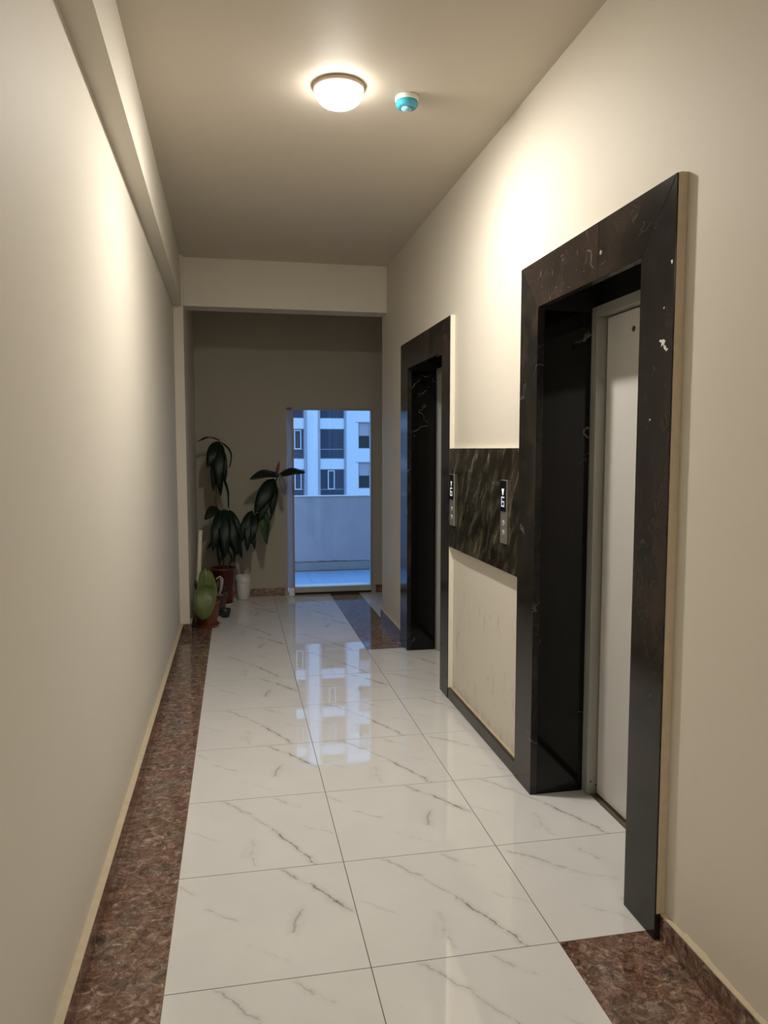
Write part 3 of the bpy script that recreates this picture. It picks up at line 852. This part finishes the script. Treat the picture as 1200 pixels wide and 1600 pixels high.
RUBBER_LEAVES = [
    ((-0.159, 7.62, 1.654), (-0.356, 7.5, 1.64), 0.055, 0.040, 'a'),
    ((-0.172, 7.6, 1.642), (-0.27, 7.48, 1.387), 0.125, 0.050, 'f'),
    ((-0.159, 7.6, 1.642), (-0.164, 7.46, 1.195), 0.135, 0.060, 'f'),
    ((-0.147, 7.62, 1.642), (-0.065, 7.58, 1.384), 0.045, 0.070, 's'),
    ((-0.154, 7.6, 1.591), (-0.097, 7.52, 1.267), 0.100, 0.050, 'f'),
    ((-0.14, 7.6, 1.34), (-0.077, 7.55, 0.981), 0.055, 0.030, 's'),
    ((-0.185, 7.62, 1.579), (-0.221, 7.52, 1.155), 0.090, 0.040, 'f'),
    ((-0.168, 7.66, 1.547), (-0.153, 7.72, 1.098), 0.090, 0.040, 'f'),
    ((-0.183, 7.6, 0.998), (-0.303, 7.45, 0.887), 0.120, 0.040, 'f'),
    ((-0.152, 7.56, 0.969), (-0.235, 7.42, 0.577), 0.120, 0.060, 'f'),
    ((-0.121, 7.56, 0.975), (-0.114, 7.4, 0.514), 0.135, 0.070, 'f'),
    ((-0.096, 7.56, 0.968), (0.002, 7.44, 0.53), 0.120, 0.060, 'f'),
    ((-0.072, 7.6, 0.965), (0.06, 7.54, 0.662), 0.090, 0.060, 'f'),
    ((-0.172, 7.62, 0.946), (-0.29, 7.6, 0.58), 0.080, 0.050, 's'),
    ((-0.125, 7.6, 0.742), (-0.171, 7.46, 0.444), 0.100, 0.040, 'f'),
    ((-0.088, 7.58, 0.743), (-0.03, 7.46, 0.452), 0.100, 0.040, 'f'),
    ((-0.061, 7.62, 0.848), (0.046, 7.58, 0.484), 0.090, 0.040, 'f'),
    ((0.153, 7.6, 0.955), (0.01, 7.54, 0.631), 0.110, 0.060, 'f'),
    ((0.128, 7.6, 0.93), (0.096, 7.48, 0.56), 0.100, 0.050, 'f'),
    ((0.424, 7.6, 1.317), (0.13, 7.42, 1.275), 0.150, 0.050, 'h'),
    ((0.431, 7.62, 1.323), (0.683, 7.56, 1.336), 0.130, 0.030, 'h'),
    ((0.436, 7.6, 1.304), (0.483, 7.56, 1.113), 0.060, 0.020, 'p'),
    ((0.372, 7.58, 1.273), (0.175, 7.46, 0.94), 0.170, 0.050, 'f'),
    ((0.391, 7.6, 1.247), (0.317, 7.62, 0.834), 0.070, 0.040, 's'),
    ((0.386, 7.62, 1.22), (0.342, 7.58, 0.902), 0.090, 0.030, 'f'),
    ((0.346, 7.6, 1.164), (0.212, 7.5, 0.854), 0.110, 0.040, 'f'),
    ((0.228, 7.58, 0.942), (0.29, 7.48, 0.625), 0.100, 0.030, 'g'),
    ((0.203, 7.58, 0.93), (0.134, 7.48, 0.635), 0.080, 0.040, 'f'),
    ((0.268, 7.62, 1.003), (0.307, 7.58, 0.696), 0.070, 0.030, 'g'),
    ((0.151, 7.58, 0.803), (0.171, 7.52, 0.578), 0.060, 0.020, 'f'),
]
FACE = {'a': (0, -0.35, 1), 'f': (0, -1, 0.35), 's': (1, -0.5, 0.4), 'h': (0, -0.75, 0.9), 'p': (0.3, -1, 0.1), 'g': (0.3, -1, 0.3)}
for b, tp, w, bu, kd in RUBBER_LEAVES:
    leaf(rub, b, tp, w, bu, {'p': 'leaf_p', 'g': 'leaf_y'}.get(kd, 'leaf'), FACE[kd], blunt=0.6)
bm = bmesh.new(); tube(bm, [(0.400, 7.6, 1.300), (0.410, 7.6, 1.36), (0.420, 7.6, 1.41), (0.427, 7.6, 1.447)], [0.006, 0.018, 0.013, 0.002], 10); add('leaf_bud', bm, 'bud', rub, smooth=True)

# light green broad-leaved plant in front
FC = (-0.268, 6.745, 0.014)
fp = thing('broad_leaf_plant', (FC[0], FC[1], 0), 'light green broad drooping leaves in a terracotta pot by the wall step', 'potted plant')
pot(fp, FC, 0.105, 0.080, 0.215, 'terracotta', 'terracotta')
leaf(fp, (-0.262, 6.735, 0.20), (-0.277, 6.72, 0.525), 0.19, 0.030, 'pad', (0.1, -1, 0.15), 0.006, cup=0.10, blunt=0.30)
leaf(fp, (-0.268, 6.68, 0.375), (-0.303, 6.585, 0.092), 0.205, 0.045, 'pad', (0.05, -1, 0.25), 0.006, cup=0.10, blunt=0.30)
leaf(fp, (-0.285, 6.80, 0.20), (-0.375, 6.80, 0.41), 0.075, 0.02, 'leaf_y', (-0.3, -1, 0.2), 0.003)
leaf(fp, (-0.24, 6.80, 0.20), (-0.165, 6.84, 0.40), 0.05, 0.02, 'leaf_y', (0.3, -1, 0.2), 0.003)
bm = bmesh.new(); tube(bm, spline([(-0.265, 6.72, 0.20), (-0.266, 6.71, 0.30), (-0.268, 6.68, 0.378)], 5), 0.006, 8); add('stem', bm, 'stem', fp, smooth=True)
# ivory tube stuck in the front pot
bm = bmesh.new()
tube(bm, [(-0.366, 6.93, 0.002), (-0.347, 6.93, 0.40), (-0.322, 6.93, 0.842)], 0.0195, 18)
t = thing('plastic_tube', (-0.366, 6.93, 0.0), 'ivory plastic tube standing upright behind the light green leaves', 'tube')
o = add('tube_wall', bm, 'tube', t)
bm = bmesh.new(); tube(bm, [(-0.322, 6.93, 0.8422), (-0.3219, 6.93, 0.8435)], 0.015, 16); add('dark_bore', bm, 'charcoal', t)

# small pots in between
SPC = (-0.178, 7.235, 0.014)
sp_ = thing('small_potted_plant', (SPC[0], SPC[1], 0), 'small faded mauve pot with pale curled stems between the larger plants', 'potted plant')
pot(sp_, SPC, 0.072, 0.055, 0.190, 'mauvepot', 'mauvepot')
for pts in ([(-0.17, 7.23, 0.17), (-0.155, 7.21, 0.30), (-0.165, 7.19, 0.365), (-0.20, 7.18, 0.345)], [(-0.18, 7.23, 0.17), (-0.150, 7.20, 0.26), (-0.140, 7.19, 0.34), (-0.165, 7.18, 0.375)]):
    bm = bmesh.new(); s_ = spline(pts, 8); tube(bm, s_, [0.011 - 0.006 * i / len(s_) for i in range(len(s_))], 10); add('stem', bm, 'palestem', sp_, smooth=True)
for b, tp in (((-0.185, 7.22, 0.18), (-0.235, 7.17, 0.11)), ((-0.16, 7.21, 0.18), (-0.09, 7.15, 0.19)), ((-0.17, 7.25, 0.18), (-0.10, 7.26, 0.27))):
    leaf(sp_, b, tp, 0.05, 0.02, 'leaf_y', (0, -0.6, 1))
bm = bmesh.new()
lathe(bm, [(0, 0), (0.034, 0), (0.048, 0.052), (0.052, 0.078), (0.047, 0.078), (0.043, 0.05), (0.030, 0.008), (0, 0.008)], (-0.118, 7.10, 0.001), 28)
bw = thing('small_bowl', (-0.118, 7.10, 0.001), 'small dark bowl on the floor beside the terracotta pot', 'bowl')
add('bowl_body', bm, 'darkpot', bw, smooth=True)

# white vase
vz = thing('white_vase', (0.058, 7.93, 0), 'white ceramic vase standing against the end wall', 'vase')
bm = bmesh.new()
lathe(bm, [(0, 0), (0.050, 0), (0.056, 0.004), (0.066, 0.06), (0.074, 0.12), (0.076, 0.17), (0.073, 0.175), (0.074, 0.181), (0.077, 0.186), (0.078, 0.252), (0.073, 0.252), (0.070, 0.19), (0.060, 0.06), (0.045, 0.012), (0, 0.012)], (0.058, 7.93, 0.001), 36)
p = add('body', bm, 'ceramic', vz, smooth=True)
bm = bmesh.new(); lathe(bm, [(0, 0.20), (0.069, 0.20), (0.069, 0.205), (0, 0.205)], (0.058, 7.93, 0.001), 24); add('soil', bm, 'soil', vz)
